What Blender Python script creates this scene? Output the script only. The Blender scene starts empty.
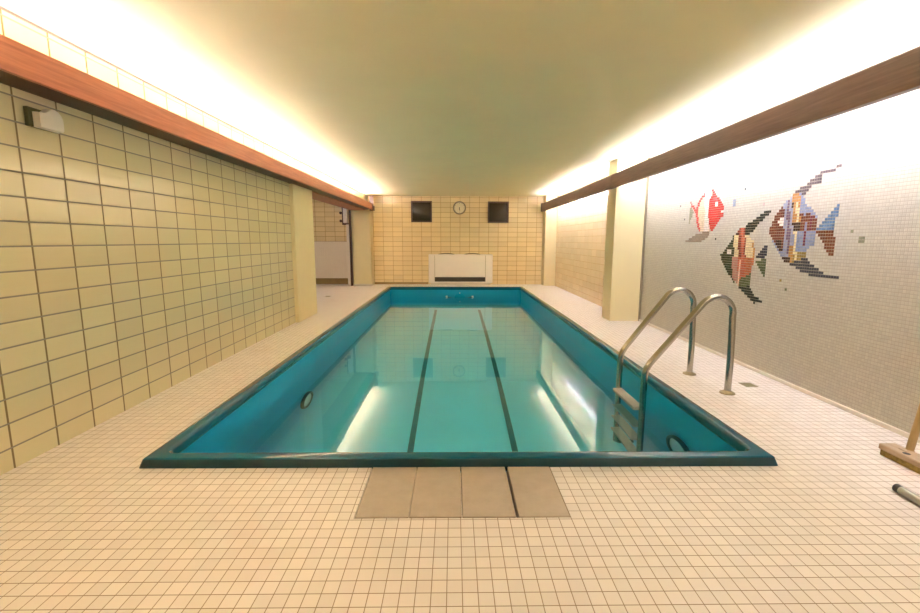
import bpy, bmesh, math, random
from mathutils import Vector, Matrix
random.seed(7)
C = bpy.context.scene.collection
PI = math.pi

# ------------------------------------------------------------------ helpers
def obj(name, bm, mats, parent=None, smooth=None):
    me = bpy.data.meshes.new(name)
    bmesh.ops.recalc_face_normals(bm, faces=bm.faces)
    bm.to_mesh(me); bm.free()
    if not isinstance(mats, (list, tuple)): mats = [mats]
    for m in mats: me.materials.append(m)
    if smooth is not None:
        me.polygons.foreach_set('use_smooth', [True] * len(me.polygons))
        me.set_sharp_from_angle(angle=math.radians(smooth))
    o = bpy.data.objects.new(name, me); C.objects.link(o)
    if parent is not None:
        o.parent = parent
        o.matrix_parent_inverse = Matrix.Translation(parent.location).inverted()
    return o
def tag(o, label, cat, group=None, kind=None):
    o['label'] = label; o['category'] = cat
    if group: o['group'] = group
    if kind: o['kind'] = kind
    return o
def thing(name, label, cat, loc=(0, 0, 0), group=None):
    o = bpy.data.objects.new(name, None); C.objects.link(o)
    o.location = loc; o.empty_display_size = .1
    return tag(o, label, cat, group)
def struct(name, bm, m):
    o = obj(name, bm, m); o['kind'] = 'structure'; return o
def box(bm, x0, x1, y0, y1, z0, z1, bev=0, mi=0, seg=2):
    r = bmesh.ops.create_cube(bm, size=1)
    vs = r['verts']
    for v in vs:
        v.co = Vector(((x0 + x1) / 2 + v.co.x * (x1 - x0), (y0 + y1) / 2 + v.co.y * (y1 - y0), (z0 + z1) / 2 + v.co.z * (z1 - z0)))
    fs = {f for v in vs for f in v.link_faces}
    for f in fs: f.material_index = mi
    if bev:
        es = {e for v in vs for e in v.link_edges}
        bmesh.ops.bevel(bm, geom=list(es), offset=bev, segments=seg, affect='EDGES', profile=.5)
def B(*a, **k):
    bm = bmesh.new(); box(bm, *a, **k); return bm
def quad(bm, pts):
    return bm.faces.new([bm.verts.new(p) for p in pts])
def tube(bm, pts, r, n=16, cap=True):
    pts = [Vector(p) for p in pts]; rings = []
    rr = r if isinstance(r, (list, tuple)) else [r] * len(pts)
    prev = None
    for i, p in enumerate(pts):
        t = (pts[min(i + 1, len(pts) - 1)] - pts[max(i - 1, 0)]).normalized()
        if prev is None:
            a = Vector((0, 0, 1)) if abs(t.z) < .9 else Vector((0, 1, 0))
            u = t.cross(a).normalized()
        else:
            u = (prev - t * prev.dot(t)).normalized()
        prev = u; w = t.cross(u)
        rings.append([bm.verts.new(p + (u * math.cos(2 * PI * k / n) + w * math.sin(2 * PI * k / n)) * rr[i]) for k in range(n)])
    for A, D in zip(rings, rings[1:]):
        for k in range(n): bm.faces.new((A[k], A[(k + 1) % n], D[(k + 1) % n], D[k]))
    if cap: bm.faces.new(rings[0][::-1]); bm.faces.new(rings[-1])
def lathe(bm, prof, c, axis, n=32, rot=None):
    """prof: (radius, height) pairs along an axis direction through c"""
    ax = Vector(axis).normalized()
    a = Vector((0, 0, 1)) if abs(ax.z) < .9 else Vector((1, 0, 0))
    u = ax.cross(a).normalized(); w = ax.cross(u); c = Vector(c)
    rings = []
    for r, h in prof:
        if r < 1e-6: rings.append([bm.verts.new(c + ax * h)])
        else: rings.append([bm.verts.new(c + ax * h + (u * math.cos(2 * PI * k / n) + w * math.sin(2 * PI * k / n)) * r) for k in range(n)])
    for A, D in zip(rings, rings[1:]):
        for k in range(n):
            k2 = (k + 1) % n
            if len(A) == 1 and len(D) == 1: continue
            if len(A) == 1: bm.faces.new((A[0], D[k2], D[k]))
            elif len(D) == 1: bm.faces.new((A[k], A[k2], D[0]))
            else: bm.faces.new((A[k], A[k2], D[k2], D[k]))

# ------------------------------------------------------------------ materials
def new_mat(name):
    m = bpy.data.materials.new(name); m.use_nodes = True
    nt = m.node_tree
    for n in list(nt.nodes): nt.nodes.remove(n)
    out = nt.nodes.new('ShaderNodeOutputMaterial')
    p = nt.nodes.new('ShaderNodeBsdfPrincipled')
    nt.links.new(p.outputs[0], out.inputs[0])
    return m, nt, p
def setv(nt, sock, v):
    if isinstance(v, bpy.types.NodeSocket): nt.links.new(v, sock)
    elif isinstance(v, (tuple, list)): sock.default_value = (*v, 1) if len(v) == 3 and sock.type == 'RGBA' else v
    else: sock.default_value = v
def mth(nt, op, a, b=0., c=None):
    n = nt.nodes.new('ShaderNodeMath'); n.operation = op
    setv(nt, n.inputs[0], a); setv(nt, n.inputs[1], b)
    if c is not None: setv(nt, n.inputs[2], c)
    return n.outputs[0]
def mixc(nt, f, a, b):
    n = nt.nodes.new('ShaderNodeMix'); n.data_type = 'RGBA'
    setv(nt, n.inputs[0], f); setv(nt, n.inputs[6], a); setv(nt, n.inputs[7], b)
    return n.outputs[2]
def coords(nt):
    g = nt.nodes.new('ShaderNodeNewGeometry')
    s = nt.nodes.new('ShaderNodeSeparateXYZ'); nt.links.new(g.outputs['Position'], s.inputs[0])
    return g.outputs['Position'], s.outputs
def noise(nt, vec, scale, detail=3, rough=.5, stretch=None):
    n = nt.nodes.new('ShaderNodeTexNoise')
    if stretch:
        mp = nt.nodes.new('ShaderNodeMapping'); mp.inputs['Scale'].default_value = stretch
        nt.links.new(vec, mp.inputs[0]); vec = mp.outputs[0]
    nt.links.new(vec, n.inputs['Vector'])
    n.inputs['Scale'].default_value = scale; n.inputs['Detail'].default_value = detail; n.inputs['Roughness'].default_value = rough
    return n.outputs['Fac']
def plain(name, col, rough=.5, metal=0, var=.0, scale=8, bump=0, bscale=60, spec=.5, stretch=None, col2=None):
    m, nt, p = new_mat(name)
    pos, s = coords(nt)
    if var or col2:
        f = noise(nt, pos, scale, 4, .6, stretch)
        f = mth(nt, 'MULTIPLY_ADD', f, 2.2, -.6); 
        cl = nt.nodes.new('ShaderNodeClamp'); nt.links.new(f, cl.inputs[0]); f = cl.outputs[0]
        c2 = col2 or tuple(max(0, c * (1 - var)) for c in col)
        setv(nt, p.inputs['Base Color'], mixc(nt, f, col, c2))
    else: setv(nt, p.inputs['Base Color'], col)
    p.inputs['Roughness'].default_value = rough; p.inputs['Metallic'].default_value = metal
    p.inputs['Specular IOR Level'].default_value = spec
    if bump:
        b = nt.nodes.new('ShaderNodeBump'); b.inputs['Strength'].default_value = bump; b.inputs['Distance'].default_value = .002
        nt.links.new(noise(nt, pos, bscale, 3, .6, stretch), b.inputs['Height']); nt.links.new(b.outputs[0], p.inputs['Normal'])
    return m
def tiles(name, ax, pitch, phase, grout, col, gcol, gcol2=None, rough=.25, var=.06, bump=.6, wave=None, dirt=None, fade=None, hue=None, spec=.5):
    """glazed tiles on a world-aligned grid. ax: the two axes, grout: joint widths, gcol/gcol2: colour of joints across axis 0 / axis 1"""
    m, nt, p = new_mat(name)
    pos, s = coords(nt)
    u = mth(nt, 'DIVIDE', mth(nt, 'SUBTRACT', s[ax[0]], phase[0]), pitch[0])
    v = mth(nt, 'DIVIDE', mth(nt, 'SUBTRACT', s[ax[1]], phase[1]), pitch[1])
    def edge(w, i):
        f = mth(nt, 'FRACT', mth(nt, 'ADD', w, 1000.))
        d = mth(nt, 'MULTIPLY', mth(nt, 'MINIMUM', f, mth(nt, 'SUBTRACT', 1., f)), pitch[i])   # metres to joint centre
        n = nt.nodes.new('ShaderNodeMapRange'); n.interpolation_type = 'SMOOTHSTEP'
        setv(nt, n.inputs[0], d); n.inputs[1].default_value = grout[i] * .38; n.inputs[2].default_value = grout[i] * .62
        n.inputs[3].default_value = 1; n.inputs[4].default_value = 0
        n2 = nt.nodes.new('ShaderNodeMapRange'); n2.interpolation_type = 'SMOOTHSTEP'
        setv(nt, n2.inputs[0], d); n2.inputs[1].default_value = grout[i] * .3; n2.inputs[2].default_value = grout[i] * 1.3
        return n.outputs[0], n2.outputs[0]
    e0, h0 = edge(u, 0); e1, h1 = edge(v, 1)
    cell = nt.nodes.new('ShaderNodeCombineXYZ')
    nt.links.new(mth(nt, 'FLOOR', u), cell.inputs[0]); nt.links.new(mth(nt, 'FLOOR', v), cell.inputs[1])
    wn = nt.nodes.new('ShaderNodeTexWhiteNoise'); wn.noise_dimensions = '3D'; nt.links.new(cell.outputs[0], wn.inputs[0])
    c2 = hue or tuple(c * (1 - var * 2) for c in col)
    tc = mixc(nt, wn.outputs[0], col, c2)
    blotch = mth(nt, 'MULTIPLY', noise(nt, pos, 1.3, 3, .6), .22)
    tc = mixc(nt, blotch, tc, tuple(c * .72 for c in col))
    if dirt:
        f = nt.nodes.new('ShaderNodeMapRange'); setv(nt, f.inputs[0], noise(nt, pos, dirt[1], 5, .65)); f.inputs[1].default_value = .56; f.inputs[2].default_value = .8
        f.inputs[3].default_value = 0; f.inputs[4].default_value = dirt[2]
        tc = mixc(nt, f.outputs[0], tc, dirt[0])
    g2 = gcol2 or gcol
    gn = mth(nt, 'MULTIPLY', noise(nt, pos, 5, 3), .5)
    ga = mixc(nt, gn, gcol, tuple(c * .6 for c in gcol)); gb = mixc(nt, gn, g2, tuple(c * .6 for c in g2))
    cc = mixc(nt, e0, tc, ga); cc = mixc(nt, e1, cc, gb)
    setv(nt, p.inputs['Base Color'], cc)
    e = mth(nt, 'MAXIMUM', e0, e1)
    setv(nt, p.inputs['Roughness'], mth(nt, 'MULTIPLY_ADD', e, .8 - rough, rough))
    p.inputs['Specular IOR Level'].default_value = spec
    ht = mth(nt, 'MINIMUM', h0, h1)
    ht = mth(nt, 'MULTIPLY', ht, .0012)
    if wave:
        ht = mth(nt, 'ADD', ht, mth(nt, 'MULTIPLY', noise(nt, pos, wave[1], 2, .5, wave[2] if len(wave) > 2 else None), wave[0]))
        sl = mth(nt, 'MULTIPLY', mth(nt, 'SUBTRACT', wn.outputs[0], .5), .0)
    b = nt.nodes.new('ShaderNodeBump'); b.inputs['Strength'].default_value = bump; b.inputs['Distance'].default_value = 1.
    setv(nt, b.inputs['Height'], ht); nt.links.new(b.outputs[0], p.inputs['Normal'])
    return m
def emit(name, col, strength):
    m, nt, p = new_mat(name)
    p.inputs['Base Color'].default_value = (.8, .8, .8, 1)
    p.inputs['Emission Color'].default_value = (*col, 1); p.inputs['Emission Strength'].default_value = strength
    m.cycles.emission_sampling = 'FRONT_BACK'
    return m

YEL = (.68, .60, .27)
M = {}
M['wall_tile'] = tiles('wall_tile', (1, 2), (.2495, .1222), (2.356, .107), (.011, .0085), (.72, .655, .40), (.20, .15, .06), (.25, .23, .17), rough=.11, var=.05, spec=.8, wave=(.0016, 3.2, (1, .35, 9)))
M['wall_tile_right'] = tiles('wall_tile_right', (1, 2), (.2495, .1222), (2.30, .107), (.004, .0065), (.82, .66, .40), (.45, .28, .09), rough=.22, var=.05, wave=(.0010, 3.2))
M['far_tile'] = tiles('far_tile', (0, 2), (.244, .1222), (.155, .112), (.009, .008), (.88, .72, .42), (.50, .30, .10), (.42, .27, .10), rough=.2, var=.05, wave=(.0008, 3))
M['floor_tile'] = tiles('floor_tile', (0, 1), (.0502, .0545), (-.072, 1.236), (.0030, .0032), (.80, .75, .705), (.34, .27, .19), (.31, .245, .17), rough=.42, var=.05, bump=.5, dirt=((.62, .40, .24), 1.6, .35))
M['mosaic'] = tiles('mosaic', (1, 2), (.0222, .0222), (0, 0), (.0022, .0030), (.54, .505, .41), (.46, .425, .335), (.43, .395, .31), rough=.32, var=.07, bump=.35)
M['plaster'] = plain('cream_plaster', (.74, .67, .45), .85, var=.05, scale=3, bump=.25, bscale=90)
M['ceiling'] = plain('ceiling_plaster', (.77, .665, .375), .9, var=.05, scale=2, bump=.35, bscale=120)
M['pillar'] = plain('pillar_paint', (.78, .68, .40), .6, var=.05, scale=3, bump=.15, bscale=70)
m, nt, p = new_mat('pool_gelcoat_lit_fade'); M['pool'] = m
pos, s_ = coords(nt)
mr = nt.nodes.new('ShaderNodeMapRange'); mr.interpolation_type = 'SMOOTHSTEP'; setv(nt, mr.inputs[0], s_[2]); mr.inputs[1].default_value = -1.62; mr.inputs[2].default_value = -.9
setv(nt, p.inputs['Base Color'], mixc(nt, mr.outputs[0], (.34, .90, 1.0), (.0, .33, .58))); p.inputs['Roughness'].default_value = .3  # brighter look of the lit floor is blended into the wall colour
M['rim'] = plain('teal_rim_gelcoat', (.006, .115, .19), .06, var=.15, scale=4, bump=.0, bscale=6)
M['poolfloor'] = plain('aqua_pool_floor', (.34, .90, 1.0), .5, var=.04, scale=2)
M['lane'] = plain('dark_lane_paint', (.015, .20, .23), .5, var=.1, scale=6)
M['wood_l'] = plain('red_stained_wood', (.47, .17, .085), .42, col2=(.29, .09, .045), scale=5, stretch=(14, .6, 14), bump=.15, bscale=12)
M['wood_r'] = plain('brown_stained_wood', (.20, .115, .075), .45, col2=(.12, .065, .04), scale=5, stretch=(14, .6, 14), bump=.15, bscale=12)
M['wood_dark'] = plain('dark_brown_wood', (.09, .04, .02), .5, var=.3, scale=8)
M['steel'] = plain('stainless_steel', (.47, .44, .37), .2, metal=1, var=.15, scale=30)
M['brass'] = plain('tarnished_flange', (.40, .32, .17), .4, metal=.8, var=.4, scale=40)
M['tread'] = plain('ribbed_tread', (.48, .45, .40), .5, var=.1, scale=20)
M['white'] = plain('white_enamel', (.90, .86, .80), .35, var=.02)
M['white_warm'] = plain('white_radiator_paint', (.84, .76, .64), .4, var=.03)
M['grille'] = plain('dark_grille', (.035, .028, .02), .5)
M['slab'] = plain('beige_stone_slab', (.47, .41, .33), .5, col2=(.41, .35, .27), scale=14, bump=.15, bscale=180)
M['dark'] = plain('dark_recess', (.02, .016, .01), .9)
M['ventframe'] = plain('dark_brown_frame', (.10, .05, .035), .35, var=.3, scale=12)
M['ventpane'] = plain('dark_glossy_panel', (.045, .035, .022), .12, var=.3, scale=5, bump=.5, bscale=9)
M['clockface'] = plain('clock_face_cream', (.80, .72, .52), .4)
M['clockrim'] = plain('clock_rim_grey', (.30, .25, .17), .35, metal=.6)
M['hand'] = plain('clock_hand_dark', (.05, .04, .03), .5)
M['plastic'] = plain('white_translucent_plastic', (.72, .68, .60), .3, var=.06, scale=20)
M['plastic_dk'] = plain('olive_plastic', (.10, .10, .03), .5)
M['drain'] = plain('drain_metal', (.36, .32, .18), .45, metal=.3, var=.3, scale=60)
M['broomwood'] = plain('worn_pale_wood', (.50, .39, .27), .6, col2=(.34, .24, .14), scale=7, stretch=(8, 1, 8), bump=.2)
M['bristle'] = plain('yellow_bristle', (.34, .25, .06), .8, var=.5, scale=60, bump=.9, bscale=200)
M['handlewood'] = plain('olive_wood_handle', (.46, .31, .12), .5, col2=(.33, .21, .07), scale=6, stretch=(8, 8, 1))
M['poletube'] = plain('dull_aluminium', (.42, .42, .36), .28, metal=.9, var=.3, scale=18)
M['rubber'] = plain('black_rubber', (.02, .02, .018), .55)
M['kerb'] = plain('cream_skirting', (.72, .66, .56), .5, var=.08, scale=10)
M['skirt_tan'] = plain('tan_skirting_tile', (.40, .26, .10), .4, var=.2, scale=6)
M['lamp_l'] = emit('fluorescent_warm', (1.0, .845, .90), 95)
M['lamp_r'] = emit('fluorescent_white', (.84, .845, 1.12), 102)
M['globe'] = emit('opal_globe', (1, .92, 1), 55)
M['batten'] = plain('batten_white', (.8, .8, .78), .5)
M['lens'] = plain('lamp_lens_white', (.95, .95, .93), .15, var=.08, scale=30)
M['lensring'] = plain('lamp_ring_dark', (.012, .055, .075), .35)
# water: clear, slightly green-blue, with a true refractive surface
m, nt, p = new_mat('pool_water'); M['water'] = m
nt.nodes.remove(p)
IOR = 1.333
gl = nt.nodes.new('ShaderNodeMixShader'); fr = nt.nodes.new('ShaderNodeFresnel'); fr.inputs[0].default_value = IOR
rf = nt.nodes.new('ShaderNodeBsdfRefraction'); rf.inputs['IOR'].default_value = IOR; rf.inputs['Roughness'].default_value = 0; rf.inputs['Color'].default_value = (.62, .97, 1, 1)
gs = nt.nodes.new('ShaderNodeBsdfGlossy'); gs.inputs['Roughness'].default_value = 0; gs.inputs['Color'].default_value = (1, 1, 1, 1)
nt.links.new(fr.outputs[0], gl.inputs[0]); nt.links.new(rf.outputs[0], gl.inputs[1]); nt.links.new(gs.outputs[0], gl.inputs[2])
pos, s_ = coords(nt)
bp = nt.nodes.new('ShaderNodeBump'); bp.inputs['Strength'].default_value = 1; bp.inputs['Distance'].default_value = .0009
nt.links.new(noise(nt, pos, 1.6, 1, .4), bp.inputs['Height']); [nt.links.new(bp.outputs[0], q.inputs['Normal']) for q in (fr, rf, gs)]
nt.links.new(gl.outputs[0], nt.nodes['Material Output'].inputs[0])

# ------------------------------------------------------------------ the room
WL, WR, WRT, FY, BY, CZ = -2.17, 2.63, 2.545, 11.57, -2.6, 2.222
AX = -4.3                        # far side of the alcove on the left
PX0, PX1, PY0, PY1 = -1.535, 1.615, 2.105, 10.46     # outer edge of the pool rim
IX0, IX1, IY0, IY1 = -1.462, 1.545, 2.170, 10.385    # inner edge of the pool
ZW = -.194                       # water level
ZB = -1.62                       # pool floor
TX0, TX1, TY0 = -.406, .480, 1.682                   # slab tray in front of the pool

bm = bmesh.new()
hx0, hx1, hy0, hy1 = PX0 + .03, PX1 - .03, PY0 + .03, PY1 - .03
for x0, x1, y0, y1 in ((AX, hx0, BY, FY), (hx1, WR, BY, FY), (hx0, hx1, hy1, FY), (hx0, TX0, BY, hy0), (TX1, hx1, BY, hy0), (TX0, TX1, BY, TY0)):
    quad(bm, [(x0, y0, 0), (x1, y0, 0), (x1, y1, 0), (x0, y1, 0)])
for a, b in (((TX0, TY0), (TX1, TY0)), ((TX0, TY0), (TX0, hy0)), ((TX1, TY0), (TX1, hy0))):     # sides of the slab tray
    quad(bm, [(*a, 0), (*b, 0), (*b, -.05), (*a, -.05)])
quad(bm, [(TX0, TY0, -.05), (TX1, TY0, -.05), (TX1, hy0, -.05), (TX0, hy0, -.05)])
bmesh.ops.remove_doubles(bm, verts=bm.verts, dist=1e-5)
struct('floor', bm, M['floor_tile'])
struct('ceiling', B(AX, WR + .1, BY, FY, CZ, CZ + .12), M['ceiling'])
bm = B(WL - .12, WL, BY, 6.08, 0, CZ)
struct('wall_left', bm, M['wall_tile'])
# lintel over the opening to the alcove
struct('wall_left_lintel', B(WL - .14, WL, 6.081, FY, 1.875, CZ), M['wall_tile'])
struct('trim_1', B(-2.52, WL - .0, 6.91, 11.2, 1.845, 1.872), M['wood_l'])
struct('wall_far', B(AX, WR, FY, FY + .12, 0, CZ), M['far_tile'])
struct('wall_right', B(WR, WR + .12, BY, 6.5, 0, CZ), M['mosaic'])
struct('wall_right_tiled', B(WRT, WR + .12, 6.55, FY, 0, CZ), M['wall_tile_right'])
struct('wall_back', B(AX, WR, BY - .12, BY, 0, CZ), M['plaster'])
struct('wall_alcove_left', B(AX - .12, AX, BY, FY, 0, CZ), M['plaster'])
struct('wall_alcove_front', B(AX, WL - .12, 5.9, 6.02, 0, CZ), M['plaster'])
struct('pillar_left_front', B(WL - .2, -2.118, 6.08, 6.90, 0, CZ - .37, bev=.004), M['pillar'])
struct('pillar_left_far', B(-2.50, -2.055, 11.18, FY, 0, 1.845, bev=.004), M['pillar'])
struct('pillar_right_front', B(2.205, WR, 6.22, 6.56, 0, CZ, bev=.004), M['pillar'])
struct('pillar_right_far', B(2.262, WRT, 11.22, FY, 0, CZ, bev=.004), M['pillar'])
struct('baseboard_right', B(WR - .018, WR, BY, 6.2, 0, .03, bev=.006), M['kerb'])
bm = B(-2.04, -.66, FY - .014, FY, 0, .055, bev=.003); box(bm, -4.2, -2.51, FY - .014, FY, 0, .15, bev=.003)
struct('baseboard_far', bm, M['skirt_tan'])
struct('baseboard_pillar', B(-2.51, -2.045, 11.168, 11.3, 0, .045, bev=.004), M['kerb'])
struct('trim_2', B(WR - .02, WR - .001, 6.19, 6.22, 0, CZ), plain('grey_shadow_gap', (.26, .22, .14), .7))  # grey strip stands in for the shade of the gap beside the pillar
struct('trim_3', B(WL - .001, WL + .004, BY, FY, CZ - .012, CZ), plain('grey_ceiling_shadow_gap', (.20, .19, .16), .8))  # shadow line where wall meets ceiling, drawn as a grey strip
# alcove door seen edge on: frame post and white leaf
struct('door_1_frame', B(-2.555, -2.51, 11.12, 11.17, 0, 1.845), M['wood_dark'])
struct('door_1', B(-2.625, -2.56, 11.13, 11.52, 0, 1.50, bev=.003), M['white_warm'])

# ------------------------------------------------------------------ light coves
def sweepbox(x0, x1, y0, y1, z0, z1, bev=.003): return B(x0, x1, y0, y1, z0, z1, bev=bev)
t = thing('valance_board', 'long reddish wooden light valance along the left tiled wall', 'valance', (-1.99, 4, 1.85), 'wooden light valances')
obj('fascia', sweepbox(-2.006, -1.98, BY + .05, 11.16, 1.858, 2.008), M['wood_l'], t)
obj('shelf', sweepbox(WL + .002, -2.006, BY + .05, 11.16, 1.858, 1.872, .002), M['wood_dark'], t)
bm = B(-2.05, -1.93, 11.14, 11.175, 1.83, 1.95, bev=.003); box(bm, -2.05, -1.955, 11.14, 11.165, 1.9, 2.19, bev=.003)
obj('end_cap', bm, M['wood_dark'], t)
t = thing('valance_board', 'long brown wooden light valance in front of the mosaic wall on the right', 'valance', (2.17, 4, 1.84), 'wooden light valances')
obj('fascia', sweepbox(2.156, 2.203, BY + .05, 6.30, 1.836, 2.018), M['wood_r'], t)
obj('fascia', sweepbox(2.156, 2.203, 6.306, 11.19, 1.836, 2.018), M['wood_r'], t)
obj('bracket', B(2.19, 2.2045, 6.26, 6.44, 1.87, 1.98), M['wood_dark'], t)
bm = bmesh.new()
box(bm, 2.182, 2.261, 11.23, 11.29, 1.84, 2.0); box(bm, 2.150, 2.20, 11.185, 11.30, 1.832, 2.03)
obj('bracket', bm, M['wood_dark'], t)
def strip(name, label, x, z, mat, floorz, cx):
    t = thing(name, label, 'light', (x, 4.2, z))
    bm = bmesh.new(); n = 40; y0, y1 = BY + .15, 11.0
    tube(bm, [(x, y0 + (y1 - y0) * k / n, z) for k in range(n + 1)], .014, 10)
    obj('tube', bm, mat, t, 40)
    obj('batten', B(cx - .02, cx + .02, y0, y1, *floorz), M['batten'], t)
strip('light_strip', 'warm fluorescent light strip hidden behind the left wooden valance', -2.072, 2.0, M['lamp_l'], (1.873, 1.982), -2.072)
t = [o for o in C.objects if o.name == 'light_strip'][0]
obj('light_shield', B(-2.100, -2.095, BY + .15, 11.0, 1.873, 2.056), M['batten'], t)  # unseen plate added to keep the tube's light off the wall
strip('light_strip', 'white fluorescent light strip hidden behind the right wooden valance', 2.255, 1.988, M['lamp_r'], (1.95, 1.97), 2.235)
t = thing('ceiling_lamp', 'round opal ceiling lamp in the side alcove on the left', 'lamp', (-3.25, 9.2, CZ))
bm = bmesh.new(); lathe(bm, [(0, -.11), (.06, -.105), (.11, -.08), (.14, -.03), (.14, 0)], (-3.25, 9.2, CZ), (0, 0, 1)); obj('opal_shade', bm, M['globe'], t, 60)
bm = bmesh.new(); lathe(bm, [(0, -.005), (.155, -.02), (.155, 0), (0, 0)], (-3.25, 9.2, CZ), (0, 0, 1)); obj('base', bm, M['batten'], t, 30)

# ------------------------------------------------------------------ the pool
def loop(x0, x1, y0, y1, z, r, n=6):
    pts = []
    for cx, cy, a in ((x1 - r, y1 - r, 0), (x0 + r, y1 - r, PI / 2), (x0 + r, y0 + r, PI), (x1 - r, y0 + r, 1.5 * PI)):
        for k in range(n + 1):
            t = a + PI / 2 * k / n
            pts.append((cx + r * math.cos(t), cy + r * math.sin(t), z))
    return pts
def loft(bm, loops):
    rs = [[bm.verts.new(p) for p in L] for L in loops]
    for A, D in zip(rs, rs[1:]):
        n = len(A)
        for k in range(n): bm.faces.new((A[k], A[(k + 1) % n], D[(k + 1) % n], D[k]))
    return rs
pool = thing('swimming_pool', 'sunken rectangular swimming pool with teal walls and raised teal rim', 'swimming pool', (.04, 6.3, 0))
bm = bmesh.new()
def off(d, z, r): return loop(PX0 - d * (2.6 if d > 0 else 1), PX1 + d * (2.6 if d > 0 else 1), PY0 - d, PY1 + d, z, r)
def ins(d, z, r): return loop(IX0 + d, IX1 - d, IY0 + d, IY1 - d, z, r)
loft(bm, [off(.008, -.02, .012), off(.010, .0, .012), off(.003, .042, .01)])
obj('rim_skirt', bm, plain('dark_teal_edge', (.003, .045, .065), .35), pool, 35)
bm = bmesh.new()
loft(bm, [off(.003, .042, .01), off(-.001, .049, .01), off(-.012, .052, .01),
          ins(-.022, .052, .06), *[ins(-.020 * (1 - math.sin(math.radians(a))), .032 + .020 * math.cos(math.radians(a)), .062) for a in (15, 30, 45, 60, 75, 90)], ins(-.001, .018, .065), ins(-.004, .0, .065), ins(-.008, -.012, .067), ins(-.012, -.018, .07)])
obj('rim', bm, M['rim'], pool, 35)
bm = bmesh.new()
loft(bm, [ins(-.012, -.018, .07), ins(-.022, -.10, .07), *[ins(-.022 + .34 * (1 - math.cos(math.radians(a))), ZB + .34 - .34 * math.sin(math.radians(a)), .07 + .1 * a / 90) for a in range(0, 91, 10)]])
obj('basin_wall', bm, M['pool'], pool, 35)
bm = bmesh.new(); vs = [bm.verts.new(p) for p in ins(.318, ZB, .17)]; bm.faces.new(vs)
obj('basin_floor', bm, M['poolfloor'], pool)
for x in (-.405, .575): obj('lane_line', B(x - .028, x + .028, IY0 + .33, IY1 - .33, ZB, ZB + .003), M['lane'], pool)
bm = bmesh.new()
N = 40
gx = [IX0 - .015 + (IX1 - IX0 + .03) * k / 12 for k in range(13)]; gy = [IY0 - .015 + (IY1 - IY0 + .03) * k / N for k in range(N + 1)]
g = [[bm.verts.new((x, y, ZW)) for y in gy] for x in gx]
for i in range(12):
    for j in range(N): bm.faces.new((g[i][j], g[i + 1][j], g[i + 1][j + 1], g[i][j + 1]))
w = obj('pool_water', bm, M['water']); tag(w, 'still clear turquoise water filling the swimming pool', 'water', kind='stuff')
for f in w.data.polygons:
    if f.normal.z < 0: f.flip()

def pool_light(label, x, y, z, sx, r):
    t = thing('pool_light', label, 'pool light', (x, y, z), 'underwater pool lamps')
    bm = bmesh.new(); lathe(bm, [(r * 1.25, 0), (r * 1.25, .02), (r * 1.15, .03), (r, .028), (r * .98, .012)], (x, y, z), (sx, 0, 0)); obj('housing_ring', bm, M['lensring'], t, 40)
    bm = bmesh.new(); lathe(bm, [(r * .99, .012), (r * .8, .026), (r * .4, .036), (0, .038)], (x, y, z), (sx, 0, 0)); obj('lens', bm, M['lens'], t, 60)
pool_light('round pool lamp in the left pool wall, half lost in the reflection', IX0 - .022, 4.33, -.97, 1, .13)
pool_light('round white pool lamp in the right pool wall beside the ladder', IX1 + .022, 2.90, -.455, -1, .13)
# return fitting in the far pool wall
yj = IY1 + .02
t = thing('pool_jet', 'pale double nozzle jet fitting at the waterline of the far pool wall', 'pool jet', (.08, yj, ZW))
bm = bmesh.new(); lathe(bm, [(0, .008), (.10, .008), (.12, .005), (.13, 0)], (.14, yj, ZW - .03), (0, -1, 0)); obj('cover_plate', bm, plain('jet_plate_teal', (.0, .33, .58), .25), t, 40)
for x in (-.165, .44):
    bm = bmesh.new(); lathe(bm, [(0, .04), (.012, .04), (.020, .025), (.024, 0)], (x, yj, ZW + .015), (0, -1, 0)); obj('nozzle', bm, M['lens'], t, 50)
bm = bmesh.new(); lathe(bm, [(0, .03), (.009, .03), (.012, 0)], (.14, yj, ZW + .10), (0, -1, 0)); obj('air_knob', bm, M['lens'], t, 50)
bm = bmesh.new(); tube(bm, [(-.15 + .58 * k / 12, yj - .012, ZW + .01 - .03 * math.sin(PI * k / 12)) for k in range(13)], .008, 8); obj('curved_shadow', bm, M['lensring'], t, 50)  # dark tube drawn for the curved shadow between the nozzles

# ------------------------------------------------------------------ ladder
t = thing('pool_ladder', 'stainless steel pool ladder with two curved handrails on the right rim', 'ladder', (2.03, 3.43, 0))
def rail(y, xb, ztop):
    pts = [(xb, y, 0), (xb, y, .2), (xb - .005, y, .42)]
    r = .125; cx, cz = xb - .012 - r, ztop - r
    for k in range(0, 13):
        a = math.radians(-8 + 148 * k / 12); pts.append((cx + r * math.cos(a), y, cz + r * math.sin(a)))
    # straight slope down to the bend above the pool
    a = math.radians(140); e = Vector((cx + r * math.cos(a), y, cz + r * math.sin(a)))
    bnd = Vector((1.425, y, .205))
    for k in (.3, .6, .85, .94): pts.append(tuple(e.lerp(bnd, k)))
    pts += [(1.418, y, .18), (1.412, y, .14), (1.41, y, .09), (1.41, y, -.1), (1.41, y, -.5), (1.41, y, -1.0), (1.41, y, -1.12), (1.41, y, -1.16), (1.44, y, -1.19), (IX1 + .015, y, -1.19)]
    bm = bmesh.new(); tube(bm, pts, .0235, 18); obj('handrail', bm, M['steel'], t, 60)
rail(3.67, 2.010, .722); rail(3.185, 2.040, .722)
for x, y in ((2.010, 3.67), (2.040, 3.185)):
    bm = bmesh.new(); lathe(bm, [(.0245, .022), (.032, .016), (.050, .008), (.053, 0)], (x, y, 0), (0, 0, 1), 28); obj('floor_flange', bm, M['brass'], t, 40)
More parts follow.
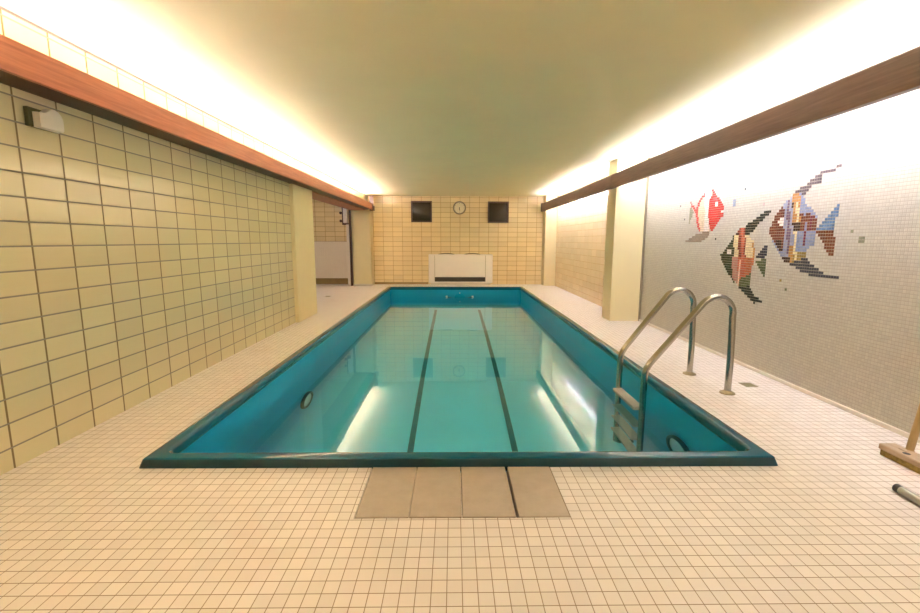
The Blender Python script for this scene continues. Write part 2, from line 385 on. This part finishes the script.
for z in (-.115, -.37, -.625, -.88):
    bm = B(1.352, 1.432, 3.205, 3.65, z - .026, z, bev=.006)
    for k in range(5): box(bm, 1.362 + k * .014, 1.369 + k * .014, 3.215, 3.64, z, z + .003)
    obj('tread', bm, M['tread'], t)

# ------------------------------------------------------------------ slabs and drains in the floor
sl = [(-.403, -.1833), (-.1817, .0347), (.0363, .2565), (.2675, .479)]
sln = ['square beige stone slab before the pool rim, at the left end of the row', 'beige stone slab in the row before the pool, second from the left',
       'beige stone slab in the row before the pool, on the left side of the open dark gap', 'beige stone slab before the pool rim, on the right side of the open dark gap']
for (a, b), l in zip(sl, sln):
    tag(obj('stone_slab', B(a + .001, b - .001, TY0 + .006, hy0 - .004, -.05, .002, bev=.0025), M['slab']), l, 'floor slab', 'stone slabs in front of the pool')
def drain(label, x0, x1, y0, y1):
    t = thing('floor_drain', label, 'drain', ((x0 + x1) / 2, (y0 + y1) / 2, 0), 'floor drains')
    bm = B(x0, x1, y0, y1, 0, .004, bev=.001); obj('frame', bm, M['drain'], t)
    bm = bmesh.new(); n = 6
    for k in range(n): 
        a = x0 + .012 + (x1 - x0 - .024) * k / n; box(bm, a, a + .005, y0 + .01, y1 - .01, .004, .0055)
    obj('grate', bm, M['drain'], t)
drain('small square metal floor drain between the ladder and the mosaic wall', 2.275, 2.37, 3.325, 3.425)
drain('small faint floor drain in the deck left of the pool near the alcove', -2.57, -2.48, 8.9, 9.03)

# ------------------------------------------------------------------ dehumidifier against the far wall
ax0, ax1, ay0, ay1 = -.640, .985, 11.36, FY
t = thing('dehumidifier', 'white floor standing air dehumidifier cabinet against the far tiled wall', 'dehumidifier', (.17, 11.45, 0))
obj('body', B(ax0, ax1, ay0, ay1, .05, .775, bev=.018), M['white'], t)
obj('plinth', B(ax0 + .05, ax1 - .05, ay0 + .03, ay1, 0, .05), M['kerb'], t)
obj('front_panel', B(-.475, .795, ay0 - .012, ay0, .215, .745, bev=.004), M['white'], t)
for a in (-.487, .795): obj('seam', B(a + .001, a + .009, ay0 - .004, ay0, .09, .745), M['drain'], t)
g = obj('intake_grille', B(-.478, .797, ay0 - .008, ay0, .088, .20), M['grille'], t)
bm = bmesh.new()
for k in range(5): box(bm, -.478, .797, ay0 - .014, ay0 - .008, .094 + k * .021, .100 + k * .021)
obj('louvre', bm, plain('louvre_dark', (.07, .055, .04), .5), g)
for cx in (-.19, .47):
    bm = bmesh.new()
    pts = [(cx - .20 + .40 * k / 12, ay0 + .06, .772 + .022 * math.sin(PI * k / 12)) for k in range(13)]
    tube(bm, pts, .009, 8); tube(bm, [(a, b + .05, c) for a, b, c in pts], .009, 8)
    obj('air_outlet', bm, M['grille'], t, 50)

# ------------------------------------------------------------------ clock and panels on the far wall
cx, cz = .140, 1.935
t = thing('wall_clock', 'small round cream wall clock between two dark square panels', 'clock', (cx, FY, cz))
bm = bmesh.new(); lathe(bm, [(0, 0), (.165, 0), (.165, .03), (.155, .045), (.138, .045), (.133, .03)], (cx, FY, cz), (0, -1, 0), 40); obj('case', bm, M['clockrim'], t, 40)
bm = bmesh.new(); lathe(bm, [(.134, .030), (0, .030)], (cx, FY, cz), (0, -1, 0), 40); d = obj('dial', bm, M['clockface'], t)
bm = bmesh.new()
for k in range(12):
    a = PI / 6 * k; c, s = math.cos(a), math.sin(a); L = .022 if k % 3 == 0 else .012
    u = Vector((s, 0, c)); v = Vector((c, 0, -s)); p0 = Vector((cx, FY - .0315, cz)) + u * (.125 - L); p1 = p0 + u * L
    bm = bmesh.new(); quad(bm, [p0 - v * .003, p0 + v * .003, p1 + v * .003, p1 - v * .003]); obj('hour_mark', bm, M['hand'], d)
for a, L, wd in ((math.radians(174), .085, .006), (math.radians(185), .055, .009)):
    c, s = math.cos(a), math.sin(a); u = Vector((s, 0, c)); v = Vector((c, 0, -s)); o = Vector((cx, FY - .034, cz))
    bm = bmesh.new(); quad(bm, [o - u * .015 - v * wd, o - u * .015 + v * wd, o + u * L + v * wd * .5, o + u * L - v * wd * .5]); obj('hand', bm, M['hand'], t)
def vent(label, x0, x1, z0, z1):
    t = thing('wall_vent', label, 'wall panel', ((x0 + x1) / 2, FY, z0), 'dark square panels on the far wall')
    bm = bmesh.new(); w = .035
    for a in ((x0, x1, z1 - w, z1), (x0, x1, z0, z0 + w), (x0, x0 + w, z0 + w, z1 - w), (x1 - w, x1, z0 + w, z1 - w)): box(bm, a[0], a[1], FY - .045, FY, a[2], a[3], bev=.004)
    obj('frame', bm, M['ventframe'], t)
    bm = bmesh.new(); n = 12
    for i in range(n + 1):
        for j in range(n + 1):
            u, v = i / n, j / n; h = .022 * (math.sin(PI * u) * math.sin(PI * v)) ** .6 if 0 < i < n and 0 < j < n else 0
            bm.verts.new((x0 + w + (x1 - x0 - 2 * w) * u, FY - .015 - h, z0 + w + (z1 - z0 - 2 * w) * v))
    bm.verts.ensure_lookup_table()
    for i in range(n):
        for j in range(n):
            a = i * (n + 1) + j; bm.faces.new([bm.verts[k] for k in (a, a + n + 1, a + n + 2, a + 1)])
    obj('domed_panel', bm, M['ventpane'], t, 60)
vent('dark brown square wall panel left of the wall clock', -1.078, -.555, 1.575, 2.10)
vent('dark brown square wall panel right of the wall clock', .860, 1.385, 1.565, 2.095)

# ------------------------------------------------------------------ alcove
t = thing('radiator', 'wide white ribbed radiator on the alcove wall at the left', 'radiator', (-3.2, 11.5, .155))
obj('panel', B(-3.95, -2.68, 11.49, 11.54, .155, 1.085, bev=.008), M['white_warm'], t)
bm = bmesh.new()
for k in range(24): box(bm, -3.93 + k * .052, -3.90 + k * .052, 11.478, 11.49, .18, 1.06, bev=.004, seg=1)
obj('fin_row', bm, M['white_warm'], t)
for x in (-3.6, -3.0): obj('wall_bracket', B(x, x + .05, 11.53, FY - .001, .8, .85), M['white_warm'], t)
t = thing('wall_cabinet', 'narrow white wall box with dark edges beside the alcove door post', 'wall box', (-2.74, 11.5, 1.5))
obj('box', B(-2.765, -2.665, 11.42, FY, 1.55, 1.93, bev=.003), M['white'], t)
bm = B(-2.79, -2.766, 11.415, FY, 1.50, 1.95); box(bm, -2.79, -2.66, 11.415, FY, 1.50, 1.545); obj('edge_trim', bm, M['wood_dark'], t)
for z, l in ((1.80, 'small brown hook on the alcove wall, the upper of two'), (1.60, 'small dark hook on the alcove wall, the lower of two')):
    t = thing('coat_hook', l, 'hook', (-2.86, FY, z), 'hooks on the alcove wall')
    bm = bmesh.new(); lathe(bm, [(0, .012), (.03, .012), (.034, 0)], (-2.86, FY, z), (0, -1, 0), 16); obj('plate', bm, M['wood_dark'], t, 40)
    bm = bmesh.new(); tube(bm, [(-2.86, FY - .01, z), (-2.86, FY - .05, z - .02), (-2.86, FY - .075, z), (-2.86, FY - .08, z + .025)], .012, 10); obj('peg', bm, M['wood_dark'], t, 50)

# ------------------------------------------------------------------ fitting high on the left wall
t = thing('wall_fitting', 'small white plastic sensor fitting high on the left tiled wall', 'wall fitting', (WL, 2.49, 1.69))
obj('back_plate', B(WL, WL + .022, 2.405, 2.56, 1.69, 1.785, bev=.004), M['plastic_dk'], t)
bm = bmesh.new()
prof = [(2.43, 1.688), (2.572, 1.688), (2.580, 1.70)] + [(2.525 + .055 * math.cos(a), 1.745 + .055 * math.sin(a)) for a in [math.radians(k) for k in range(0, 150, 12)]] + [(2.462, 1.768), (2.43, 1.765)]
A = [bm.verts.new((WL + .022, y, z)) for y, z in prof]; D = [bm.verts.new((WL + .055, y * .94 + 2.5 * .06, z * .94 + 1.73 * .06)) for y, z in prof]
n = len(prof)
for k in range(n): bm.faces.new((A[k], A[(k + 1) % n], D[(k + 1) % n], D[k]))
bm.faces.new(D); bm.faces.new(A[::-1])
obj('cover', bm, M['plastic'], t)

# ------------------------------------------------------------------ broom and pole at the right edge
t = thing('deck_broom', 'wooden deck broom with pale block leaning its handle on the mosaic wall', 'broom', (2.30, 2.0, 0))
obj('block', B(2.262, 2.352, 1.74, 2.225, .030, .062, bev=.008), M['broomwood'], t)
bm = B(2.268, 2.346, 1.75, 2.215, .0, .031, bev=.002); obj('bristles', bm, M['bristle'], t)
bm = bmesh.new(); lathe(bm, [(0, .0625), (.013, .0625), (.016, .0622)], (2.288, 2.10, 0), (0, 0, 1), 20); obj('hole', bm, M['rubber'], t)
bm = bmesh.new(); tube(bm, [(2.335, 2.135, .034), (2.355, 2.137, .16), (2.612, 2.16, 1.62)], [.017, .0165, .0165], 14); obj('handle', bm, M['handlewood'], t, 60)
bm = B(2.300, 2.350, 2.115, 2.158, .034, .066, bev=.004); obj('socket', bm, M['broomwood'], t)
t = thing('telescopic_pole', 'dull metal pole with dark end cap lying on the floor at the right', 'pole', (2.0, 1.6, 0))
bm = bmesh.new(); tube(bm, [(2.005, 1.84, .019), (1.955, .62, .019)], .0185, 16); obj('tube', bm, M['poletube'], t, 60)
bm = bmesh.new(); tube(bm, [(2.0064, 1.868, .019), (2.006, 1.862, .019), (2.0045, 1.838, .019)], [.011, .0188, .0188], 16); obj('end_cap', bm, M['rubber'], t, 60)

# ------------------------------------------------------------------ fish mosaics set into the right wall
PT = .0222
COL = {'B': (.30, .35, .50), 'r': (.26, .09, .05), 'k': (.10, .055, .035), 'L': (.36, .38, .50), 'l': (.24, .16, .22), 'o': (.62, .30, .08), 'c': (.82, .68, .38), 'y': (.42, .29, .07), 'm': (.26, .06, .09),
       'p': (.15, .11, .11), 's': (.085, .085, .10), 'b': (.17, .28, .42), 'n': (.24, .085, .04), 'w': (.85, .80, .70), 'g': (.07, .085, .035), 'D': (.36, .09, .05), 'R': (.68, .18, .10),
       'P': (.52, .26, .20), 'F': (.90, .55, .40), 'O': (.66, .22, .10), 'G': (.18, .21, .09), 'd': (.045, .05, .03), 'e': (.84, .70, .46), 'q': (.78, .07, .055), 't': (.80, .14, .14), 'h': (.62, .42, .40), 'u': (.36, .28, .20), 'j': (.30, .30, .18)}
TM = {k: plain('mosaic_glass_' + n_, v, .3, var=.35, scale=45) for (k, v), n_ in zip(COL.items(), ['blue_grey', 'brown_red', 'dark_brown', 'lavender', 'plum', 'orange', 'cream', 'olive_gold', 'maroon', 'grey_violet', 'slate', 'steel_blue', 'rust', 'white', 'dark_green', 'deep_red', 'coral', 'rose', 'peach', 'brick', 'moss', 'black_green', 'ivory', 'scarlet', 'pink_red', 'dusty_pink', 'taupe', 'grey_olive'])}
KEYS = ['B', 'r', 'k', 'L', 'l', 'o', 'c', 'y', 'm', 'p', 's', 'b', 'n', 'w', 'g', 'D', 'R', 'P', 'F', 'O', 'G', 'd', 'e', 'q', 't', 'h', 'u', 'j']
def mosaic(name, runs, parent=None):
    """runs: (colour, row, first column, number of tiles) on the grid of the mosaic wall"""
    ch = sorted({r[0] for r in runs}); bm = bmesh.new(); g = .0019
    for c, j, i0, n in runs:
        for i in range(i0, i0 + n):
            box(bm, WR - .002, WR + .001, -(i + 1) * PT + g, -i * PT - g, j * PT + g, (j + 1) * PT - g, mi=ch.index(c))
    return obj(name, bm, [TM[KEYS[c]] for c in ch], parent)
FISH = [('red', [
  ('body', [(22, 73, -214, 1),(13, 73, -212, 2),(23, 73, -210, 2),(23, 72, -216, 1),(13, 72, -215, 5),(22, 72, -210, 1),(23, 72, -209, 2),(23, 71, -218, 3),(13, 71, -215, 5),(22, 71, -210, 1),(23, 71, -209, 3),(23, 70, -219, 2),(22, 70, -217, 2),(13, 70, -215, 5),(23, 70, -210, 5),(23, 69, -220, 2),(22, 69, -218, 3),(13, 69, -215, 4),(23, 69, -211, 3),(24, 69, -208, 3),(23, 69, -205, 2),(23, 68, -221, 2),(22, 68, -219, 4),(13, 68, -215, 4),(23, 68, -211, 5),(24, 68, -206, 2),(23, 68, -204, 2),(23, 67, -221, 2),(22, 67, -219, 4),(13, 67, -215, 4),(23, 67, -211, 5),(23, 67, -204, 3),(23, 66, -222, 2),(22, 66, -220, 5),(13, 66, -215, 4),(23, 66, -211, 5),(23, 66, -204, 4),(23, 65, -222, 2),(22, 65, -220, 6),(13, 65, -214, 3),(23, 65, -211, 12),(23, 64, -222, 2),(22, 64, -220, 6),(13, 64, -214, 3),(23, 64, -211, 12),(23, 63, -222, 2),(22, 63, -220, 6),(13, 63, -214, 3),(23, 63, -211, 10),(23, 62, -222, 2),(22, 62, -220, 6),(13, 62, -214, 3),(23, 62, -211, 12),(23, 61, -221, 2),(22, 61, -219, 5),(13, 61, -214, 3),(23, 61, -211, 12),(23, 60, -221, 2),(22, 60, -219, 5),(13, 60, -214, 4),(23, 60, -210, 9),(23, 59, -221, 2),(22, 59, -219, 5),(13, 59, -214, 4),(23, 59, -210, 8),(23, 58, -220, 2),(22, 58, -218, 4),(13, 58, -214, 4),(23, 58, -210, 7),(23, 57, -220, 2),(22, 57, -218, 4),(13, 57, -214, 4),(22, 57, -210, 1),(23, 57, -209, 5),(23, 56, -219, 2),(22, 56, -217, 3),(13, 56, -214, 5),(23, 56, -209, 4),(23, 55, -218, 1),(22, 55, -217, 3),(13, 55, -214, 4),(22, 55, -210, 1),(23, 55, -208, 2)]),
  ('dorsal_fin', [(25, 79, -219, 1),(25, 78, -218, 1),(25, 77, -217, 1),(25, 76, -217, 2),(25, 75, -216, 2),(25, 74, -215, 3),(25, 73, -213, 1)]),
  ('ventral_fin', [(26, 54, -215, 6),(26, 53, -221, 12),(26, 52, -224, 14),(26, 51, -227, 15),(26, 50, -230, 15)]),
  ('tail_fin', [(23, 69, -228, 1),(23, 68, -227, 1),(23, 67, -227, 3),(27, 66, -228, 2),(23, 66, -225, 2),(27, 65, -228, 3),(23, 65, -224, 2),(27, 64, -228, 4),(23, 64, -223, 1),(27, 63, -228, 3),(27, 62, -228, 3),(27, 61, -228, 2),(27, 60, -228, 1),(27, 59, -228, 1)]),
  ('eye', [(13, 67, -206, 2),(13, 66, -206, 2),(13, 63, -201, 2)]),
 ]),
('mid', [
  ('body', [(15, 55, -187, 1),(16, 55, -186, 2),(15, 55, -184, 1),(15, 54, -188, 2),(16, 54, -186, 2),(15, 54, -184, 1),(2, 53, -189, 2),(15, 53, -187, 1),(16, 53, -186, 2),(15, 53, -184, 1),(14, 52, -191, 1),(6, 52, -190, 3),(15, 52, -187, 2),(16, 52, -185, 1),(15, 52, -184, 1),(6, 52, -183, 3),(14, 51, -191, 1),(6, 51, -190, 3),(15, 51, -187, 2),(16, 51, -185, 2),(15, 51, -183, 1),(6, 51, -182, 3),(14, 50, -192, 2),(6, 50, -190, 3),(15, 50, -187, 2),(16, 50, -185, 2),(15, 50, -183, 1),(6, 50, -182, 5),(14, 49, -193, 3),(6, 49, -190, 3),(15, 49, -187, 2),(16, 49, -185, 2),(15, 49, -183, 1),(6, 49, -182, 4),(5, 49, -178, 1),(14, 48, -194, 4),(6, 48, -190, 3),(15, 48, -187, 2),(16, 48, -185, 2),(15, 48, -183, 1),(6, 48, -182, 4),(5, 48, -178, 1),(14, 47, -195, 6),(6, 47, -189, 2),(15, 47, -187, 2),(16, 47, -185, 2),(15, 47, -183, 1),(6, 47, -182, 5),(5, 47, -177, 1),(14, 46, -196, 2),(14, 46, -191, 2),(6, 46, -189, 3),(15, 46, -186, 1),(16, 46, -185, 2),(15, 46, -183, 1),(6, 46, -182, 5),(5, 46, -177, 1),(14, 45, -197, 3),(14, 45, -191, 2),(6, 45, -189, 3),(15, 45, -186, 2),(16, 45, -184, 1),(15, 45, -183, 1),(6, 45, -182, 5),(5, 45, -177, 1),(14, 44, -199, 10),(6, 44, -189, 3),(15, 44, -186, 2),(16, 44, -184, 2),(15, 44, -182, 1),(6, 44, -181, 4),(5, 44, -177, 1),(14, 43, -198, 8),(17, 43, -190, 4),(16, 43, -186, 4),(19, 43, -182, 6),(14, 42, -198, 8),(17, 42, -190, 4),(16, 42, -186, 1),(18, 42, -185, 1),(16, 42, -184, 2),(19, 42, -182, 6),(14, 41, -197, 7),(17, 41, -190, 4),(16, 41, -186, 1),(18, 41, -185, 1),(16, 41, -184, 3),(19, 41, -181, 5),(14, 40, -196, 6),(17, 40, -190, 4),(16, 40, -186, 1),(18, 40, -185, 1),(16, 40, -184, 3),(19, 40, -181, 4),(14, 39, -195, 5),(17, 39, -190, 4),(16, 39, -186, 1),(18, 39, -185, 1),(16, 39, -184, 3),(19, 39, -181, 4),(14, 38, -194, 5),(17, 38, -189, 3),(16, 38, -186, 1),(18, 38, -185, 1),(16, 38, -184, 3),(19, 38, -181, 4),(14, 37, -193, 4),(17, 37, -189, 4),(18, 37, -185, 1),(16, 37, -184, 3),(19, 37, -181, 3),(20, 37, -178, 1),(14, 36, -192, 3),(17, 36, -189, 4),(18, 36, -185, 1),(16, 36, -184, 3),(19, 36, -181, 1),(20, 36, -180, 3),(14, 35, -190, 1),(17, 35, -189, 4),(18, 35, -185, 1),(16, 35, -184, 1),(20, 35, -183, 6),(14, 34, -189, 1),(17, 34, -188, 3),(18, 34, -185, 1),(20, 34, -184, 7),(14, 33, -188, 1),(17, 33, -186, 1),(18, 33, -185, 1),(20, 33, -184, 7),(18, 32, -185, 1),(20, 32, -184, 5)]),
  ('dorsal_fin', [(21, 61, -173, 4),(21, 60, -175, 5),(21, 59, -177, 5),(21, 58, -179, 6),(21, 57, -182, 7),(21, 56, -183, 7),(21, 55, -183, 6),(21, 54, -183, 5),(21, 53, -183, 3)]),
  ('ventral_fin', [(21, 32, -179, 2),(21, 31, -184, 8),(21, 30, -182, 7),(21, 29, -180, 6),(21, 28, -178, 7),(21, 27, -176, 7),(21, 26, -174, 1)]),
  ('tail_fin', [(10, 48, -171, 2),(10, 47, -172, 3),(10, 46, -173, 4),(10, 45, -174, 5),(10, 44, -175, 5),(20, 43, -172, 3),(20, 42, -175, 6),(20, 41, -174, 5),(20, 40, -173, 4),(20, 39, -172, 3),(20, 38, -171, 2),(20, 37, -170, 1)]),
  ('eye', [(13, 46, -194, 3),(13, 45, -194, 3)]),
 ]),
('big', [
  ('body', [(5, 66, -159, 3),(0, 66, -156, 1),(3, 65, -160, 1),(5, 65, -159, 4),(0, 65, -155, 1),(3, 64, -162, 1),(4, 64, -161, 1),(3, 64, -160, 1),(5, 64, -159, 4),(0, 64, -155, 2),(3, 63, -163, 2),(4, 63, -161, 1),(3, 63, -160, 1),(2, 63, -159, 1),(5, 63, -158, 1),(6, 63, -157, 1),(5, 63, -156, 1),(0, 63, -155, 2),(1, 62, -164, 1),(3, 62, -163, 2),(4, 62, -161, 1),(3, 62, -160, 1),(2, 62, -159, 1),(5, 62, -158, 1),(6, 62, -157, 1),(5, 62, -156, 1),(0, 62, -155, 3),(1, 61, -165, 3),(3, 61, -162, 1),(4, 61, -161, 1),(3, 61, -160, 2),(5, 61, -158, 1),(6, 61, -157, 2),(0, 61, -155, 5),(1, 60, -166, 4),(3, 60, -162, 1),(4, 60, -161, 2),(3, 60, -159, 1),(5, 60, -158, 1),(6, 60, -157, 2),(0, 60, -155, 6),(1, 59, -167, 5),(3, 59, -162, 1),(4, 59, -161, 2),(3, 59, -159, 1),(5, 59, -158, 2),(6, 59, -156, 1),(1, 59, -155, 2),(0, 59, -153, 1),(1, 59, -152, 2),(0, 59, -150, 2),(1, 58, -167, 3),(3, 58, -162, 1),(4, 58, -161, 2),(3, 58, -159, 1),(5, 58, -158, 2),(6, 58, -156, 1),(5, 58, -155, 1),(1, 58, -154, 4),(8, 58, -150, 1),(1, 58, -149, 1),(0, 58, -148, 1),(1, 57, -168, 3),(3, 57, -162, 2),(4, 57, -160, 1),(3, 57, -159, 1),(5, 57, -158, 2),(6, 57, -156, 1),(5, 57, -155, 1),(1, 57, -154, 4),(8, 57, -150, 1),(1, 57, -149, 2),(1, 56, -168, 4),(3, 56, -162, 2),(4, 56, -160, 1),(3, 56, -159, 1),(2, 56, -158, 4),(1, 56, -154, 2),(0, 56, -152, 1),(1, 56, -151, 1),(8, 56, -150, 1),(1, 56, -149, 2),(1, 55, -169, 7),(3, 55, -162, 2),(4, 55, -160, 1),(3, 55, -159, 2),(2, 55, -157, 3),(1, 55, -154, 2),(0, 55, -152, 1),(1, 55, -151, 1),(8, 55, -150, 1),(1, 55, -149, 2),(1, 54, -169, 8),(3, 54, -161, 1),(4, 54, -160, 2),(3, 54, -158, 1),(2, 54, -157, 3),(1, 54, -154, 2),(0, 54, -152, 1),(1, 54, -151, 1),(8, 54, -150, 1),(1, 54, -149, 2),(1, 53, -169, 8),(3, 53, -161, 1),(4, 53, -160, 2),(3, 53, -158, 1),(6, 53, -157, 2),(0, 53, -155, 3),(8, 53, -152, 1),(0, 53, -151, 4),(1, 52, -168, 7),(3, 52, -161, 1),(4, 52, -160, 2),(3, 52, -158, 1),(0, 52, -157, 1),(6, 52, -156, 1),(0, 52, -155, 3),(8, 52, -152, 1),(0, 52, -151, 4),(1, 51, -167, 6),(3, 51, -161, 1),(4, 51, -160, 2),(3, 51, -158, 1),(0, 51, -157, 1),(6, 51, -156, 1),(0, 51, -155, 3),(8, 51, -152, 1),(0, 51, -151, 4),(0, 50, -167, 1),(1, 50, -166, 1),(2, 50, -165, 3),(1, 50, -162, 1),(3, 50, -161, 2),(4, 50, -159, 1),(3, 50, -158, 1),(0, 50, -157, 1),(6, 50, -156, 1),(0, 50, -155, 3),(8, 50, -152, 1),(0, 50, -151, 4),(0, 49, -166, 1),(2, 49, -165, 3),(1, 49, -162, 1),(3, 49, -161, 2),(4, 49, -159, 1),(3, 49, -158, 1),(0, 49, -157, 1),(6, 49, -156, 1),(0, 49, -155, 3),(8, 49, -152, 1),(0, 49, -151, 4),(0, 48, -165, 1),(2, 48, -164, 2),(1, 48, -162, 1),(3, 48, -161, 2),(4, 48, -159, 1),(5, 48, -158, 2),(6, 48, -156, 1),(0, 48, -155, 6),(0, 47, -164, 1),(2, 47, -163, 2),(0, 47, -161, 1),(3, 47, -160, 1),(4, 47, -159, 1),(5, 47, -158, 2),(6, 47, -156, 1),(0, 47, -155, 5),(0, 46, -163, 3),(3, 46, -160, 1),(4, 46, -159, 1),(5, 46, -158, 2),(6, 46, -156, 2),(7, 46, -154, 4),(0, 45, -162, 2),(3, 45, -160, 2),(5, 45, -158, 2),(7, 45, -156, 1),(6, 45, -155, 1),(7, 45, -154, 4),(2, 44, -161, 4),(5, 44, -157, 1),(7, 44, -156, 1),(6, 44, -155, 1),(7, 44, -154, 2),(2, 43, -160, 3),(5, 43, -157, 1),(7, 43, -156, 1)]),
  ('dorsal_fin', [(9, 73, -142, 2),(9, 72, -148, 6),(9, 71, -150, 3),(9, 70, -152, 5),(9, 69, -153, 6),(9, 68, -156, 5),(9, 67, -158, 6),(9, 66, -155, 2)]),
  ('ventral_fin', [(10, 44, -152, 3),(10, 43, -155, 7),(10, 42, -157, 11),(10, 41, -154, 10),(10, 40, -152, 10),(10, 39, -148, 12)]),
  ('tail_fin', [(11, 61, -140, 1),(11, 60, -141, 2),(11, 59, -142, 3),(11, 58, -143, 4),(11, 57, -144, 4),(11, 56, -145, 5),(11, 55, -146, 6),(11, 54, -147, 7),(12, 53, -147, 7),(12, 52, -146, 6),(12, 51, -145, 6),(12, 50, -144, 5),(12, 49, -143, 4),(12, 48, -143, 4),(12, 47, -142, 3),(12, 46, -141, 2)]),
  ('eye', [(13, 58, -164, 2),(13, 57, -165, 3),(13, 56, -164, 2)]),
 ]),
]
FL = {'red': 'red and cream mosaic fish facing right, smallest of the three', 'mid': 'green, cream and orange mosaic fish facing left, between the other two', 'big': 'largest mosaic fish, blue and brown with long trailing fins'}
for nm, parts in FISH:
    a = parts[0][1][-1]
    t = thing('mosaic_fish', FL[nm], 'mosaic fish', (WR, -a[2] * PT, a[1] * PT), 'mosaic fishes on the right wall')
    for pn, runs in parts:
        up = [q for q in runs if q[1] > 63 or nm != 'red' or pn != 'eye']; mosaic(pn, up, t)
        if len(up) < len(runs): mosaic('mouth', [q for q in runs if q not in up], t)
ACC = [('l', -229, 81, 1, 1, 'pale lilac accent tile above the red mosaic fish'), ('s', -186, 71, 1, 1, 'dark accent tile high between the red fish and the largest fish'),
       ('B', -193, 67, 2, 3, 'cluster of blue accent tiles just right of the red mosaic fish'), ('h', -174, 64, 1, 1, 'faint pink accent tile above the green mosaic fish fin'),
       ('d', -204, 51, 1, 1, 'dark accent tile just below the red mosaic fish'), ('s', -238, 68, 1, 1, 'grey accent tile left of the red fish, the upper one'),
       ('s', -233, 61, 1, 1, 'grey accent tile left of the red fish, the lower one'), ('j', -134, 53, 1, 1, 'single olive accent tile right of the largest fish tail'),
       ('j', -131, 51, 2, 2, 'square of four olive accent tiles farthest right on the mosaic wall'), ('y', -161, 36, 1, 1, 'gold accent tile below the largest fish, the upper one'), ('G', -158, 33, 1, 1, 'moss green accent tile below the largest fish, the lower one')]
for c, i, j, w_, h_, l in ACC: tag(mosaic('accent_tile', [(KEYS.index(c), j - q, i, w_) for q in range(h_)]), l, 'mosaic tile', 'accent tiles on the mosaic wall')

# ------------------------------------------------------------------ world, camera, colour
wd = bpy.data.worlds.new('world'); bpy.context.scene.world = wd; wd.use_nodes = True
wd.node_tree.nodes['Background'].inputs[0].default_value = (0, 0, 0, 1); wd.node_tree.nodes['Background'].inputs[1].default_value = 0
F, P, YAW, ROLL, H = 448., .1462, -.014, .003, 1.12
c, s = math.cos(YAW), math.sin(YAW)
fw = Vector((-s * math.cos(P), c * math.cos(P), -math.sin(P))); r = Vector((c, s, 0)); u = r.cross(fw)
r2 = r * math.cos(ROLL) + u * math.sin(ROLL); u2 = -r * math.sin(ROLL) + u * math.cos(ROLL)
cd = bpy.data.cameras.new('camera'); cam = bpy.data.objects.new('camera', cd); C.objects.link(cam)
cd.sensor_width = 36; cd.sensor_fit = 'HORIZONTAL'; cd.lens = F / 920 * 36; cd.clip_start = .05; cd.clip_end = 60
mw = Matrix((r2, u2, -fw)).transposed().to_4x4(); mw.translation = (0, 0, H); cam.matrix_world = mw
sc = bpy.context.scene; sc.camera = cam
sc.view_settings.view_transform = 'Standard'; sc.view_settings.look = 'None'; sc.view_settings.gamma = 1; sc.view_settings.use_curve_mapping = False
sc.view_settings.exposure = .26
sc.cycles.use_denoising = True
try: sc.cycles.denoiser = 'OPENIMAGEDENOISE'
except Exception: pass
sc.cycles.max_bounces = 14; sc.cycles.diffuse_bounces = 8; sc.cycles.glossy_bounces = 5; sc.cycles.transmission_bounces = 8
sc.cycles.caustics_refractive = True; sc.cycles.caustics_reflective = True
sc.cycles.sample_clamp_indirect = 0; sc.cycles.blur_glossy = .6
